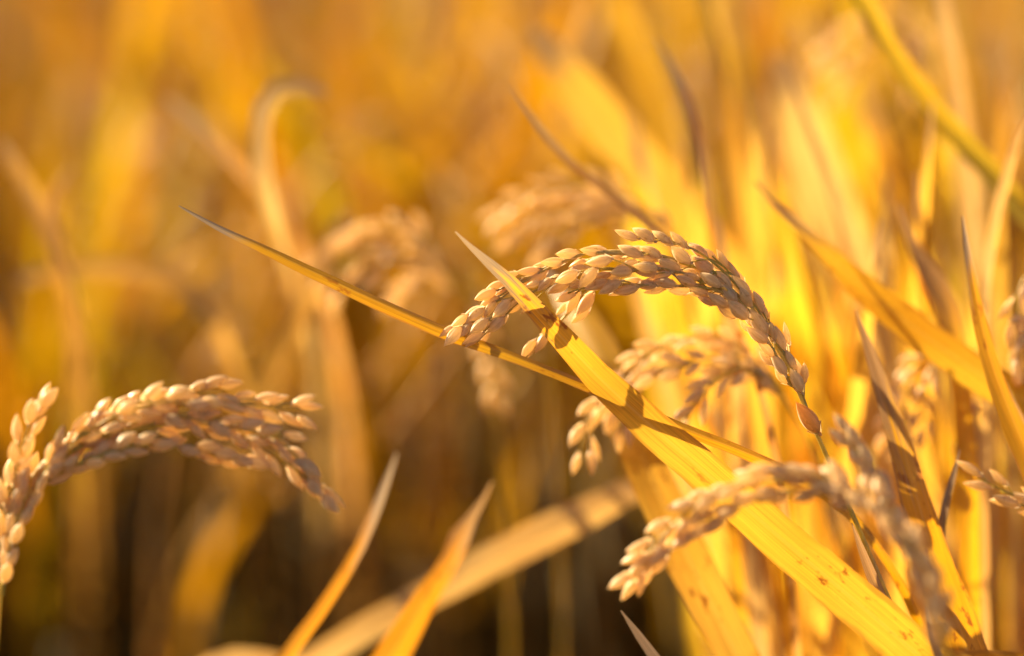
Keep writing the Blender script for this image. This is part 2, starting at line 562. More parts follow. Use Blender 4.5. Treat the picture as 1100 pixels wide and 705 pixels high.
def panicle(label, stem, branches, name="rice_panicle", group=None, glen=26, spacing=12.5, r0=0.0005, r1=0.0011,
            placed=None, root_it=True, spread=26, fat=False, fill=()):
    """stem: tip->base rows (px, py, depth). branches: list of rows from where it leaves the stem to its end;
    placed: grains set one by one as (branch, base px, py, apex px, py, width kind, depth offset mm)"""
    loc0 = P(*stem[-1])
    root = empty(name, loc0)
    tag(root, label, "rice panicle", group)
    stem_object(root, loc0, stem, r0, r1, root_it)
    bpaths, bobjs, ped = [], [], []
    for b in branches:
        b3 = [list(P(*p[:3])) for p in b]
        s, q = spline(b3, 40)
        bpaths.append((s, q))
        ped.append([])
    todo = []
    view = -FWD
    if placed:
        for (bi, x0, y0, x1, y1, kind, dz) in placed:
            path = bpaths[bi][0]
            mx, my = (x0 + x1) / 2, (y0 + y1) / 2
            # depth of the branch where the grain hangs
            pix = [((p - np.array(CAM)) @ np.array(RIGHT) / ((p - np.array(CAM)) @ np.array(FWD)) / PX + 550,
                    -((p - np.array(CAM)) @ np.array(UP)) / ((p - np.array(CAM)) @ np.array(FWD)) / PX + 352.5) for p in path]
            i = int(np.argmin([(a - x0) ** 2 + (b - y0) ** 2 for a, b in pix]))
            d = (path[i] - np.array(CAM)) @ np.array(FWD) + dz / 1000
            tl = random.uniform(-0.0016, 0.0016)
            base = P(x0, y0, d + tl); apex = P(x1, y1, d - tl)
            fc = view + RIGHT * random.uniform(-0.55, 0.55) + UP * random.uniform(-0.4, 0.5)
            todo.append((bi, base, apex, fc, kind, i))
    for bi, b in enumerate(branches):
        if not placed or bi in fill:
            path, q = bpaths[bi]
            dm = b[len(b) // 2][2]
            step = spacing * PX * dm
            nG = int(q[-1] * 0.97 / step)
            side = 1
            az = random.uniform(0, 6.28)
            for g in range(nG):
                at = q[-1] - g * step * random.uniform(0.96, 1.04) - 0.0005
                if at < 0.03 * q[-1]:
                    break
                i = int(np.searchsorted(q, at)); i = min(max(i, 1), len(path) - 2)
                t = Vector(path[i + 1] - path[i - 1]).normalized()
                az += math.pi * random.uniform(0.75, 1.2)
                a1 = t.orthogonal().normalized()
                a2 = t.cross(a1)
                out = a1 * math.cos(az) + a2 * math.sin(az)
                ang = R(spread) * random.uniform(0.5, 1.15) if g > 0 else R(4)
                L = glen * PX * dm * random.uniform(0.9, 1.1)
                if placed:
                    out = (out + FWD * 0.8).normalized()
                    L *= 0.92
                base = Vector(path[i]) + (FWD * 0.0022 if placed else Vector((0, 0, 0))) + out * random.uniform(0.0010, 0.0022) + Vector(rng.normal(0, 0.0004, 3))
                apex = base + (t * math.cos(ang) + out * math.sin(ang)) * L
                fc = out + view * random.uniform(0.0, 0.9)
                kind = random.choice(("mid", "wide", "wide") if fat else ("slim", "mid", "mid", "wide"))
                todo.append((bi, base, apex, fc, kind, i))
    for bi, base, apex, fc, kind, i in todo:
        path, q = bpaths[bi]
        j = max(0, i - 3)
        ped[bi].append((path[j], np.array(base)))
    for bi, (path, q) in enumerate(bpaths):
        V, F = [], []
        tube(V, F, path, np.linspace(0.00055, 0.0003, len(path)), 6)
        for a, b in ped[bi]:
            m = (a * 0.45 + b * 0.55) + np.array(UP) * 0.0003
            tube(V, F, [a, m, b], [0.00028, 0.00024, 0.0003], 5)
        bobjs.append(link_mesh("branch", [v - np.array(loc0) for v in V], F, M_STEM, root))
    if len(todo) > 100:      # the hundred nearest as grains of their own, the ones behind them as one part
        todo.sort(key=lambda q: ((q[1] + q[2]) / 2 - CAM).dot(FWD))
        V, F = [], []
        for bi, base, apex, fc, kind, i in todo[100:]:
            me = random.choice(GR[kind])
            y = apex - base; L = y.length; y.normalize()
            z = (Vector(fc) - y * Vector(fc).dot(y)).normalized()
            m = Matrix.Translation(base - loc0) @ Matrix((y.cross(z), y, z)).transposed().to_4x4() @ Matrix.Scale(L, 4)
            b = len(V)
            V += [m @ v.co for v in me.vertices]
            F += [tuple(i + b for i in p.vertices) for p in me.polygons]
        tag(link_mesh("grains", V, F, M_GRAIN_BACK, root), kind="stuff")
        todo = todo[:100]
    for bi, base, apex, fc, kind, i in todo:
        put_grain(bobjs[bi], loc0, base, apex, fc, kind,
                  "empty husk glowing orange against the light" if kind == "hull" else None)
    return root


# ---- the panicle in focus, its grains set one by one
def z4(zx, zy): return 550 + zx / 5.238, 220 + zy / 5.238
def z5(zx, zy): return 740 + zx / 3.206, 250 + zy / 3.206
def z6(zx, zy): return 460 + zx / 4.144, 230 + zy / 4.144

D0 = FOCUS
main_branches = [
    # 0 uppermost short branch, 1 second, 2 long upper to the far end, 3 middle row, 4 lower row, 5 hanging sprig, 6 lower right rows, 7 right rows
    [(822, 352, D0 + .001), (790, 305, D0), (752, 272, D0 - .001), (715, 258, D0 - .001), (676, 253, D0)],
    [(812, 340, D0 + .002), (772, 300, D0 + .001), (730, 280, D0), (690, 271, D0), (668, 268, D0)],
    [(805, 330, D0), (760, 292, D0), (700, 273, D0), (640, 271, D0 + .001), (600, 283, D0 + .003), (560, 305, D0 + .0045), (520, 335, D0 + .003), (484, 362, D0)],
    [(800, 325, D0 - .001), (740, 295, D0 - .002), (690, 290, D0 - .003), (640, 290, D0 - .003), (610, 300, D0), (580, 310, D0 + .002), (545, 335, D0 + .0025), (512, 368, D0)],
    [(806, 335, D0 - .002), (770, 312, D0 - .003), (720, 307, D0 - .003), (670, 306, D0 - .003), (630, 309, D0 - .002), (610, 315, D0)],
    [(690, 302, D0 + .002), (655, 307, D0 + .006), (632, 313, D0 + .010), (612, 335, D0 + .012), (585, 362, D0 + .013), (563, 386, D0 + .012)],
    [(850, 415, D0), (830, 375, D0 - .002), (805, 335, D0 - .003), (780, 312, D0 - .003), (745, 300, D0 - .002)],
    [(874, 462, D0), (862, 425, D0), (845, 385, D0), (815, 335, D0 + .001), (790, 300, D0 + .002), (765, 275, D0 + .002)],
]
G = []
def g4(bi, x0, y0, x1, y1, kind="mid", dz=0): G.append((bi, *z4(x0, y0), *z4(x1, y1), kind, dz))
def g5(bi, x0, y0, x1, y1, kind="mid", dz=0): G.append((bi, *z5(x0, y0), *z5(x1, y1), kind, dz))
def g6(bi, x0, y0, x1, y1, kind="mid", dz=0): G.append((bi, *z6(x0, y0), *z6(x1, y1), kind, dz))
g4(0, 712, 192, 575, 142, "slim"); g4(0, 802, 207, 675, 131, "mid"); g4(0, 897, 222, 786, 146, "slim"); g4(0, 985, 244, 889, 150, "mid")
g4(7, 1098, 305, 993, 213, "mid", 2); g4(0, 1006, 326, 893, 232, "wide", -2); g4(7, 1118, 378, 1012, 286, "wide", -3)
g4(1, 730, 288, 593, 229, "mid", -1); g4(1, 842, 302, 714, 236, "mid", 0); g4(1, 948, 368, 820, 308, "wide", -3)
g4(3, 822, 356, 680, 342, "wide", -3); g4(3, 812, 388, 695, 382, "mid", -1)
g4(2, 528, 270, 380, 252, "mid"); g4(2, 388, 284, 244, 278, "mid", 1); g4(2, 298, 322, 160, 324, "mid", 0); g4(2, 240, 336, 116, 346, "mid", 3); g4(2, 158, 364, 22, 380, "slim", 0)
g4(3, 560, 305, 411, 330, "wide", -2); g4(3, 372, 378, 242, 436, "wide", -4); g4(3, 478, 360, 373, 468, "wide", -3); g4(3, 678, 370, 549, 384, "wide", -2); g4(3, 712, 322, 612, 342, "mid", 2)
g4(4, 400, 440, 322, 465, "mid", 2); g4(4, 542, 428, 406, 478, "mid", -1); g4(4, 618, 430, 488, 502, "mid", -2); g4(4, 708, 464, 566, 496, "mid", -1)
g4(4, 815, 458, 688, 448, "mid", 1); g4(4, 895, 383, 778, 414, "slim", 0); g4(4, 925, 455, 792, 428, "mid", -1); g4(6, 1002, 486, 868, 474, "mid", 0)
g4(6, 1034, 452, 922, 402, "wide", -2); g4(6, 1122, 545, 1043, 518, "mid", 1); g4(3, 556, 380, 480, 430, "mid", 2)
g4(3, 270, 400, 188, 458, "mid", 0); g4(3, 222, 415, 143, 488, "mid", -1); g4(3, 165, 432, 70, 462, "mid", 0); g4(2, 112, 408, 36, 440, "mid", 2)
g4(5, 377, 484, 308, 614, "mid", 0); g4(5, 457, 494, 360, 622, "wide", -2); g4(5, 315, 556, 246, 622, "slim", 1); g4(5, 438, 572, 332, 668, "mid", 1)
g4(6, 1090, 480, 1000, 440, "mid", 1); g4(4, 880, 360, 770, 372, "mid", 3); g4(3, 610, 400, 500, 412, "slim", 3)
g5(7, 62, 88, -2, 38, "mid", 1); g5(7, 84, 134, 10, 84, "wide", -3); g5(7, 126, 134, 64, 76, "slim", 4); g5(6, 108, 184, 36, 138, "wide", -2)
g5(7, 146, 178, 90, 126, "mid", 0); g5(7, 162, 238, 102, 170, "wide", -4); g5(7, 208, 230, 146, 146, "wide", 0); g5(7, 231, 256, 199, 197, "mid", 3)
g5(7, 273, 298, 227, 227, "mid", 3); g5(6, 206, 294, 135, 234, "wide", -4); g5(7, 266, 350, 206, 260, "wide", -4); g5(6, 138, 255, 64, 208, "mid", -2)
g5(6, 88, 248, 28, 218, "mid", 1); g5(6, 165, 290, 98, 254, "mid", 0); g5(6, 207, 338, 174, 300, "slim", 2); g5(6, 270, 378, 197, 324, "wide", -2)
g5(7, 294, 376, 265, 306, "mid", -1); g5(7, 331, 409, 297, 320, "mid", 0); g5(6, 295, 424, 236, 373, "mid", -1); g5(6, 290, 456, 241, 406, "mid", 2)
g5(7, 332, 490, 282, 416, "mid", -2); g5(7, 338, 520, 296, 464, "mid", 1); g5(7, 368, 474, 334, 403, "mid", 0); g5(7, 394, 514, 366, 433, "mid", 2)
g5(7, 390, 550, 349, 468, "mid", -2); g5(7, 448, 690, 369, 584, "hull", -1)
g5(7, 190, 175, 140, 120, "slim", 4); g5(7, 240, 300, 205, 235, "slim", 3); g5(6, 60, 200, -10, 178, "mid", 2); g5(6, 70, 215, 0, 190, "mid", 0)
g6(3, 147, 503, 71, 587, "wide", -2); g6(2, 178, 448, 99, 506, "mid", 0); g6(3, 194, 482, 141, 547, "mid", -1); g6(2, 252, 418, 168, 482, "wide", -1)
g6(3, 268, 468, 186, 532, "wide", -3); g6(3, 243, 528, 151, 580, "mid", -1); g6(3, 338, 458, 261, 527, "wide", -2); g6(3, 365, 384, 286, 462, "wide", -3)
g6(3, 302, 388, 248, 462, "mid", 0); g6(2, 304, 342, 205, 382, "mid", -1); g6(2, 340, 306, 256, 336, "mid", 1); g6(2, 312, 368, 228, 412, "mid", 1)
g6(2, 352, 322, 300, 358, "slim", 2); g6(3, 400, 378, 355, 424, "mid", 0); g6(5, 478, 562, 415, 655, "mid", 0); g6(5, 528, 526, 476, 620, "mid", -1)
g6(2, 400, 262, 326, 276, "slim", 2)
panicle("sharp arching panicle of tan grains in the middle, reaching over the yellow blade",
        [(640, 272, D0), (700, 273, D0), (762, 290, D0), (808, 332, D0), (842, 385, D0), (866, 440, D0), (884, 482, D0),
         (904, 526, D0 + .002), (930, 585, D0 + .004), (955, 645, D0 + .006), (985, 712, D0 + .008)],
        main_branches, placed=G, fill=(2, 3, 4, 6, 7), spacing=22, spread=18, r0=0.0006, r1=0.0011)

# ---- panicle at the left edge, a little nearer than the focus
DL = 0.868
panicle("plump arching golden panicle at the left edge, bowed to the right over the dark gap",
        [(270, 447, DL), (225, 432, DL), (165, 440, DL), (105, 462, DL), (58, 497, DL), (28, 535, DL), (9, 585, DL), (0, 640, DL), (-6, 730, DL)],
        [[(10, 585, DL), (12, 545, DL - .002), (20, 495, DL - .003), (33, 455, DL - .002), (46, 430, DL)],
         [(18, 560, DL), (40, 505, DL + .003), (85, 466, DL + .004), (140, 437, DL + .003), (195, 424, DL), (240, 421, DL)],
         [(28, 535, DL), (70, 482, DL - .003), (125, 447, DL - .005), (180, 432, DL - .005), (240, 432, DL - .003), (295, 438, DL), (330, 442, DL)],
         [(40, 517, DL), (90, 478, DL), (150, 460, DL + .001), (205, 455, DL + .001), (255, 466, DL), (300, 490, DL - .002), (330, 515, DL - .003), (352, 536, DL - .003)],
         [(30, 530, DL), (75, 503, DL - .005), (125, 484, DL - .006), (175, 478, DL - .005), (225, 486, DL - .003), (270, 494, DL - .002)],
         [(165, 440, DL), (215, 452, DL - .004), (262, 462, DL - .005), (297, 470, DL - .004), (318, 492, DL - .004), (330, 512, DL - .003)],
         [(3, 640, DL), (8, 600, DL - .003), (18, 560, DL - .004), (32, 525, DL - .004)],
         [(5, 620, DL), (2, 580, DL + .002), (8, 535, DL + .003), (22, 505, DL + .003)]],
        glen=28, spacing=10.6, spread=24, fat=True)

# ---- panicle in front, lower right, out of focus towards the camera
panicle("soft pinkish panicle drooping in front of the yellow blade at lower right",
        [(760, 540, .852), (830, 514, .845), (895, 522, .835), (950, 556, .82), (985, 600, .81), (1005, 650, .81), (1020, 715, .815)],
        [[(950, 556, .82), (900, 520, .83), (840, 508, .838), (780, 522, .844), (730, 558, .85), (695, 598, .853), (674, 626, .855)],
         [(940, 548, .82), (885, 528, .835), (830, 530, .842), (770, 556, .85), (725, 585, .854), (690, 612, .856)],
         [(985, 600, .81), (970, 575, .812), (945, 545, .82), (915, 525, .83), (880, 516, .835)],
         [(985, 598, .812), (972, 570, .83), (950, 530, .84), (925, 492, .845), (908, 470, .847)],
         [(1015, 690, .812), (1006, 650, .81), (995, 615, .808), (978, 585, .81)],
         [(1020, 715, .812), (1012, 680, .808), (1004, 645, .808), (996, 620, .808)]],
        glen=30, spacing=11.5, spread=24, fat=True)

# ---- panicle right behind the focus
DB = 0.962
panicle("soft drooping panicle behind the broad yellow blade, under the sharp one",
        [(700, 398, DB), (750, 383, DB), (800, 388, DB), (838, 420, DB + .01), (870, 480, DB + .02), (905, 580, DB + .03), (940, 715, DB + .04)],
        [[(838, 420, DB + .01), (795, 372, DB + .005), (750, 362, DB), (705, 377, DB - .002), (668, 405, DB - .003), (640, 436, DB - .004), (630, 462, DB - .004), (630, 495, DB - .004)],
         [(830, 410, DB + .01), (785, 392, DB), (740, 392, DB - .006), (700, 405, DB - .008), (672, 428, DB - .008), (668, 468, DB - .006)],
         [(838, 420, DB + .01), (800, 396, DB - .006), (770, 408, DB - .012), (750, 432, DB - .014), (728, 462, DB - .014)],
         [(820, 398, DB + .015), (780, 380, DB + .012), (740, 372, DB + .01), (700, 388, DB + .008), (660, 425, DB + .006), (650, 445, DB + .004)],
         [(850, 440, DB + .01), (825, 408, DB + .01), (800, 400, DB + .004), (775, 400, DB)]],
        glen=27, spacing=13.5)

# ---- panicles further back
DC = 1.065
panicle("blurred bowed panicle above and behind the sharp one, upper middle",
        [(610, 208, DC), (660, 208, DC), (710, 240, DC), (745, 300, DC + .02), (770, 400, DC + .04), (800, 560, DC + .06), (815, 720, DC + .08)],
        [[(710, 240, DC), (660, 203, DC), (610, 200, DC), (565, 210, DC), (532, 236, DC)],
         [(715, 245, DC), (670, 222, DC), (620, 222, DC), (580, 232, DC), (548, 258, DC)],
         [(700, 230, DC), (660, 226, DC - .01), (625, 236, DC - .01), (600, 248, DC - .01), (580, 268, DC - .01)],
         [(735, 280, DC), (700, 235, DC - .01), (665, 218, DC - .01), (640, 214, DC - .01)]],
        glen=27, spacing=14)
DE = 1.085
panicle("blurred golden panicle arching in the left centre behind the slanting thin blade",
        [(385, 252, DE), (430, 245, DE), (475, 275, DE), (510, 330, DE), (530, 420, DE + .03), (545, 560, DE + .05), (550, 730, DE + .08)],
        [[(475, 275, DE), (435, 242, DE), (395, 243, DE), (360, 262, DE), (340, 290, DE)],
         [(480, 280, DE), (440, 262, DE), (405, 265, DE), (375, 285, DE), (362, 315, DE)],
         [(500, 310, DE), (460, 280, DE - .01), (425, 275, DE - .01), (400, 295, DE - .01)],
         [(505, 325, DE), (470, 295, DE), (440, 300, DE), (420, 325, DE)]],
        glen=27, spacing=14)
panicle("blurred panicle high up at the right, behind the yellow green blade",
        [(940, 20, 1.2), (975, 30, 1.2), (1000, 70, 1.2), (1012, 160, 1.2), (1018, 300, 1.2), (1022, 730, 1.22)],
        [[(1000, 70, 1.2), (975, 28, 1.2), (940, 22, 1.2), (905, 40, 1.2), (885, 70, 1.2)],
         [(1002, 80, 1.2), (970, 45, 1.2), (935, 45, 1.2), (912, 72, 1.2), (900, 100, 1.2)],
         [(1006, 100, 1.2), (996, 60, 1.19), (985, 70, 1.19), (982, 95, 1.19)]],
        glen=27, spacing=13)
panicle("single soft sprig of grains hanging below the tip of the sharp panicle",
        [(520, 330, 1.08), (505, 300, 1.08), (520, 270, 1.09), (560, 280, 1.10), (590, 400, 1.12), (600, 560, 1.14), (605, 730, 1.16)],
        [[(508, 300, 1.08), (510, 330, 1.08), (518, 365, 1.08), (528, 405, 1.08), (535, 428, 1.08)]],
        glen=27, spacing=14, name="rice_panicle")
panicle("soft panicle hanging straight down on the right beside the brown tipped blade",
        [(985, 400, .99), (1005, 378, .99), (1030, 400, 1.0), (1040, 470, 1.01), (1045, 580, 1.02), (1050, 720, 1.03)],
        [[(1005, 378, .99), (985, 395, .985), (975, 425, .985), (970, 460, .985), (966, 485, .985)],
         [(1010, 380, .99), (998, 400, .985), (992, 430, .985), (990, 465, .985)],
         [(1000, 378, .99), (980, 388, .995), (962, 425, .995), (955, 478, .995)],
         [(1030, 400, 1.0), (1042, 425, .99), (1040, 450, .985), (1035, 468, .985)]],
        glen=25, spacing=12.5)
panicle("soft panicle cut off by the right edge, halfway up",
        [(1090, 320, .96), (1108, 300, .96), (1135, 320, .96), (1150, 420, .97), (1160, 560, .98), (1165, 720, .99)],
        [[(1112, 290, .96), (1100, 300, .955), (1092, 325, .955), (1090, 350, .955)],
         [(1120, 345, .96), (1106, 350, .955), (1096, 372, .955), (1094, 398, .955)]],
        glen=27, spacing=13)
panicle("short sprig of pale grains poking in from the right edge near the bottom",
        [(1075, 527, .925), (1105, 540, .925), (1150, 560, .925), (1175, 620, .925), (1180, 720, .925)],
        [[(1150, 560, .925), (1110, 540, .925), (1080, 528, .925), (1050, 513, .925)],
         [(1150, 565, .925), (1115, 550, .923), (1092, 540, .923)]],
        glen=29, spacing=17, spread=18)

# ------------------------------------------------------------------ single leaves: tip -> base (px, py, depth, width px)
leaf("broad yellow leaf blade with rusty specks slanting across the front of the sharp panicle",
     [(489, 249, .886, 1.5), (512, 271, .892, 7), (545, 300, .8962, 15), (590, 348, .8965, 24), (640, 402, .8955, 32), (700, 458, .891, 39),
      (770, 518, .888, 44), (850, 588, .885, 48), (930, 655, .882, 51), (1000, 716, .88, 52)], M_BLADE, twist=(8, 10, 14, 14, 6), fold=12)
leaf("thin golden leaf with grey tip slanting down behind the sharp panicle's end",
     [(192, 221, .905, 1.5), (235, 244, .904, 6), (290, 270, .903, 10), (345, 296, .902, 13), (405, 324, .902, 14), (480, 357, .902, 13), (560, 386, .902, 11),
      (640, 418, .8985, 11), (730, 458, .8945, 12), (810, 490, .90, 13), (880, 525, .918, 12), (930, 570, .92, 10), (975, 640, .925, 10), (1005, 715, .93, 10)],
     M_OLIVE, twist=(30, 26, 38, 48, 52), fold=26)
leaf("broad bright yellow leaf hanging behind the speckled blade, bottom centre",
     [(585, 285, 1.06, 6), (610, 318, 1.04, 25), (640, 372, 1.01, 40), (672, 445, .98, 46), (705, 525, .965, 46), (740, 600, .955, 50), (770, 660, .95, 46), (800, 720, .945, 44)],
     M_YEL, twist=(5, 15, 30), fold=10)
leaf("narrow orange leaf with bent grey tip, lower left of centre",
     [(426, 487, .985, 2), (416, 515, .982, 7), (403, 550, .978, 11), (380, 600, .975, 12), (345, 655, .972, 14), (300, 715, .97, 17)], M_ORTIP, twist=(10, -10, 5), fold=14)
leaf("short golden leaf with notched dark tip pointing up at bottom centre",
     [(529, 517, .985, 2), (517, 540, .985, 7), (503, 562, .985, 15), (494, 580, .985, 24), (486, 598, .985, 20), (460, 640, .985, 25), (436, 680, .985, 32), (415, 715, .985, 36)], M_OR, twist=(10, -10, -30), fold=12)
leaf("straw coloured leaf lying slantwise behind the notched leaf, bottom centre",
     [(712, 508, 1.04, 16), (665, 534, 1.04, 30), (600, 566, 1.045, 37), (520, 606, 1.05, 37), (440, 650, 1.055, 32), (370, 690, 1.06, 30), (330, 715, 1.06, 30)], M_STRAW, twist=(5, 0), fold=8)
leaf("small dry leaf tip poking up from the bottom edge under the drooping panicle",
     [(667, 656, .915, 1.5), (680, 674, .915, 7), (695, 694, .915, 10), (712, 718, .915, 12)], M_DEAD, twist=(10, 10), fold=20)
leaf("wide gold leaf with thin pale tip slanting down to the right edge",
     [(811, 195, .985, 2), (840, 226, .98, 8), (880, 264, .975, 18), (930, 310, .97, 30), (990, 358, .962, 38), (1050, 400, .957, 38), (1115, 440, .953, 38)], M_GOLD, twist=(20, 10, 6), fold=10)
leaf("tall gold leaf with withered brown end standing at lower right",
     [(919, 333, .935, 2), (932, 368, .933, 9), (948, 415, .93, 17), (966, 470, .926, 25), (984, 530, .922, 32), (1004, 600, .918, 40), (1028, 665, .914, 48), (1046, 720, .91, 52)],
     M_TIPPED, twist=(25, 12, 8, 4), fold=20)
leaf("narrow brown streaked leaf with pale edge near the right border",
     [(1034, 232, .932, 1.5), (1040, 270, .93, 7), (1050, 325, .928, 13), (1064, 385, .926, 18), (1084, 440, .924, 22), (1110, 500, .922, 26), (1130, 545, .92, 26)], M_OLIVE, twist=(25, 20, 10), fold=28)
leaf("dark dry sliver of leaf beside the brown streaked leaf at the right border",
     [(1062, 360, .935, 2), (1072, 400, .935, 9), (1090, 440, .935, 12), (1112, 480, .935, 12)], M_DRY, twist=(20, 10), fold=25)
leaf("blurred gold leaf with curled brown tip above the hanging panicle",
     [(964, 220, 1.0, 3), (975, 252, 1.0, 9), (992, 282, .995, 18), (1013, 318, .99, 28), (1026, 360, .985, 24), (1034, 420, .98, 22), (1040, 520, .98, 24), (1044, 715, .98, 24)], M_TIPPED, twist=(10, 15, 10), fold=16)
leaf("thick yellow green blade crossing the upper right corner",
     [(885, -70, 1.06, 10), (925, -6, 1.05, 19), (968, 68, 1.04, 22), (1025, 140, 1.03, 23), (1075, 195, 1.02, 24), (1115, 245, 1.01, 24)], M_YG, twist=(12, 8), fold=24)
leaf("pale straw stem standing behind the yellow green blade, upper right",
     [(1000, -60, 1.12, 14), (1014, 20, 1.12, 18), (1030, 110, 1.12, 22), (1040, 200, 1.12, 22), (1048, 300, 1.12, 22), (1056, 450, 1.12, 22), (1062, 715, 1.12, 22)], M_STRAW, twist=(15, 10), fold=20)
leaf("thin pale brown leaf bending up along the right edge",
     [(1120, 95, .985, 3), (1098, 140, .985, 9), (1082, 195, .985, 12), (1068, 250, .985, 12), (1060, 320, .985, 10), (1058, 420, .985, 9), (1060, 715, .985, 9)], M_STRAW, twist=(35, 30), fold=24)
leaf("thin brown leaf with sharp tip curving down in the upper middle",
     [(704, 40, 1.02, 2), (722, 72, 1.02, 8), (742, 116, 1.02, 14), (756, 170, 1.02, 14), (765, 235, 1.02, 9), (770, 300, 1.02, 8), (778, 420, 1.03, 8), (790, 715, 1.04, 8)], M_DEAD, twist=(10, 20, 40), fold=24)
leaf("grey brown needle of leaf slanting above the sharp panicle",
     [(549, 92, .995, 1.5), (578, 132, .99, 6), (610, 168, .985, 8), (650, 202, .98, 8), (700, 242, .972, 8), (760, 300, .965, 8), (810, 390, .965, 8), (840, 520, .97, 8), (860, 715, .98, 8)], M_DRY, twist=(45, 45, 40), fold=30)
leaf("upright bright yellow leaf in the upper middle, standing behind the sharp panicle",
     [(748, -60, 1.14, 20), (764, 20, 1.14, 24), (780, 110, 1.135, 28), (790, 200, 1.13, 30), (796, 290, 1.13, 30), (800, 420, 1.13, 28), (806, 715, 1.13, 28)], M_YEL, twist=(-25, 5, 35, 35), fold=10)
leaf("very broad pale yellow leaf glowing against the light, right of the upper middle",
     [(838, 60, 1.19, 26), (858, 120, 1.182, 48), (882, 200, 1.175, 62), (912, 290, 1.168, 62), (940, 380, 1.161, 56), (965, 500, 1.154, 50), (985, 715, 1.14, 44)], M_CREAM, twist=(20, 30), fold=6)
leaf("broad blurred orange leaf slanting behind the needle of leaf, upper middle",
     [(570, 30, 1.14, 14), (605, 72, 1.135, 40), (650, 130, 1.13, 50), (700, 190, 1.125, 50), (750, 250, 1.12, 48), (800, 340, 1.12, 44), (840, 480, 1.12, 40), (870, 715, 1.12, 36)], M_YEL, twist=(15, 25), fold=6)
leaf("small dry leaf tip by the stem of the sharp panicle at lower right",
     [(915, 562, .897, 1.2), (924, 585, .898, 7), (937, 617, .899, 12), (955, 655, .90, 13), (975, 690, .901, 12), (992, 718, .902, 10)], M_TIPPED, twist=(20, 25), fold=30)
leaf("little pinkish dry leaf tip standing behind the tall brown ended leaf",
     [(1031, 483, .93, 1.2), (1026, 505, .93, 5), (1018, 535, .93, 9), (1012, 565, .93, 9), (1012, 640, .93, 8), (1020, 715, .93, 8)], M_DEAD, twist=(10, 10), fold=30)
leaf("curled dry scrap of leaf at the bottom edge, lower right",
     [(994, 652, .87, 2), (998, 672, .87, 7), (1004, 692, .87, 9), (1014, 720, .87, 9)], M_DRY, twist=(20, 30), fold=30)
leaf("glowing orange leaf behind the stem of the sharp panicle, lower right",
     [(888, 500, 1.02, 8), (898, 545, 1.02, 26), (910, 610, 1.02, 34), (920, 670, 1.02, 36), (926, 720, 1.02, 36)], M_GOLD, twist=(-10, 0), fold=10)
# blurred single leaves in the left background
leaf("pale leaf curled over like a hook in the upper left background",
     [(352, 100, 1.085, 8), (332, 92, 1.085, 16), (306, 90, 1.085, 20), (286, 108, 1.085, 19), (277, 145, 1.085, 20), (284, 200, 1.085, 20), (300, 260, 1.11, 14), (318, 320, 1.18, 9), (340, 430, 1.260, 8), (352, 715, 1.700, 6)],
     M_STRAW, twist=(-20, 10, 20), fold=16)
leaf("pale bent leaf curving down near the left edge",
     [(0, 150, 1.126, 8), (24, 190, 1.126, 16), (52, 244, 1.126, 19), (74, 310, 1.126, 19), (88, 390, 1.172, 15), (96, 500, 1.414, 9), (100, 715, 1.700, 7)], M_PALE, twist=(10, 15), fold=18)
leaf("small blurred leaf forking off beside the pale bent leaf at left",
     [(78, 178, 1.130, 4), (60, 200, 1.130, 9), (50, 232, 1.130, 10), (62, 290, 1.130, 9), (78, 400, 1.194, 6), (88, 715, 1.700, 5)], M_PALE, twist=(10, 10), fold=18)
leaf("pale leaf arching over and breaking down in the left background",
     [(20, 300, 1.176, 12), (70, 290, 1.176, 16), (130, 288, 1.176, 19), (185, 300, 1.176, 24), (215, 322, 1.172, 24), (238, 360, 1.168, 18), (258, 420, 1.238, 11), (280, 560, 1.546, 7), (290, 715, 1.700, 6)], M_PALE, twist=(5, 0, 10), fold=16)
leaf("pale straw leaf slanting down behind the left panicle",
     [(372, 228, 1.113, 8), (352, 268, 1.113, 18), (322, 335, 1.113, 26), (290, 405, 1.205, 27), (262, 480, 1.370, 20), (238, 560, 1.546, 15), (215, 650, 1.700, 14), (198, 720, 1.700, 14)], M_PALE, twist=(0, 30, 50), fold=14)
leaf("long brown blurred leaf slanting across the upper left background",
     [(180, 105, 1.151, 8), (215, 135, 1.151, 14), (260, 180, 1.151, 15), (300, 225, 1.151, 14), (340, 300, 1.151, 13), (370, 430, 1.260, 13), (390, 715, 1.700, 13)], M_DRY, twist=(20, 20), fold=18)


# ---- leafy plants standing close behind, on the right
def clump(label, leaves, narrow=None):
    if narrow:
        x0, x1, count, seed = narrow
        r = random.Random(seed)
        for _ in range(count):
            d, top, lx = r.uniform(1.0, 1.22), r.uniform(60, 480), r.uniform(x0, x1)
            tilt, w, bow = r.uniform(-0.16, 0.38), r.uniform(9, 22), r.uniform(-14, 14)
            pts = [(lx - tilt * (715 - y) + bow * math.sin((y - top) / (715 - top) * math.pi), y, d + 0.02 * (y > 400), w * f)
                   for y, f in ((top, .15), (top + (715 - top) * .25, .8), (top + (715 - top) * .55, 1), (715, 1))]
            leaves.append((pts, r.choice((M_YEL, M_YEL, M_YG, M_GOLD, M_STRAW, M_STRAW, M_OR)), (r.uniform(-10, 30), r.uniform(10, 45))))
    base = P(leaves[0][0][-1][0], 715, leaves[0][0][-1][2]); base.z = 0
    root = empty("rice_plant", base)
    tag(root, label, "rice plant")
    for pts, mat, tw in leaves:
        o = leaf(None, pts, mat, twist=tw, fold=10, name="leaf", cat=None)
        o.parent = root
        o.location = o.location - base


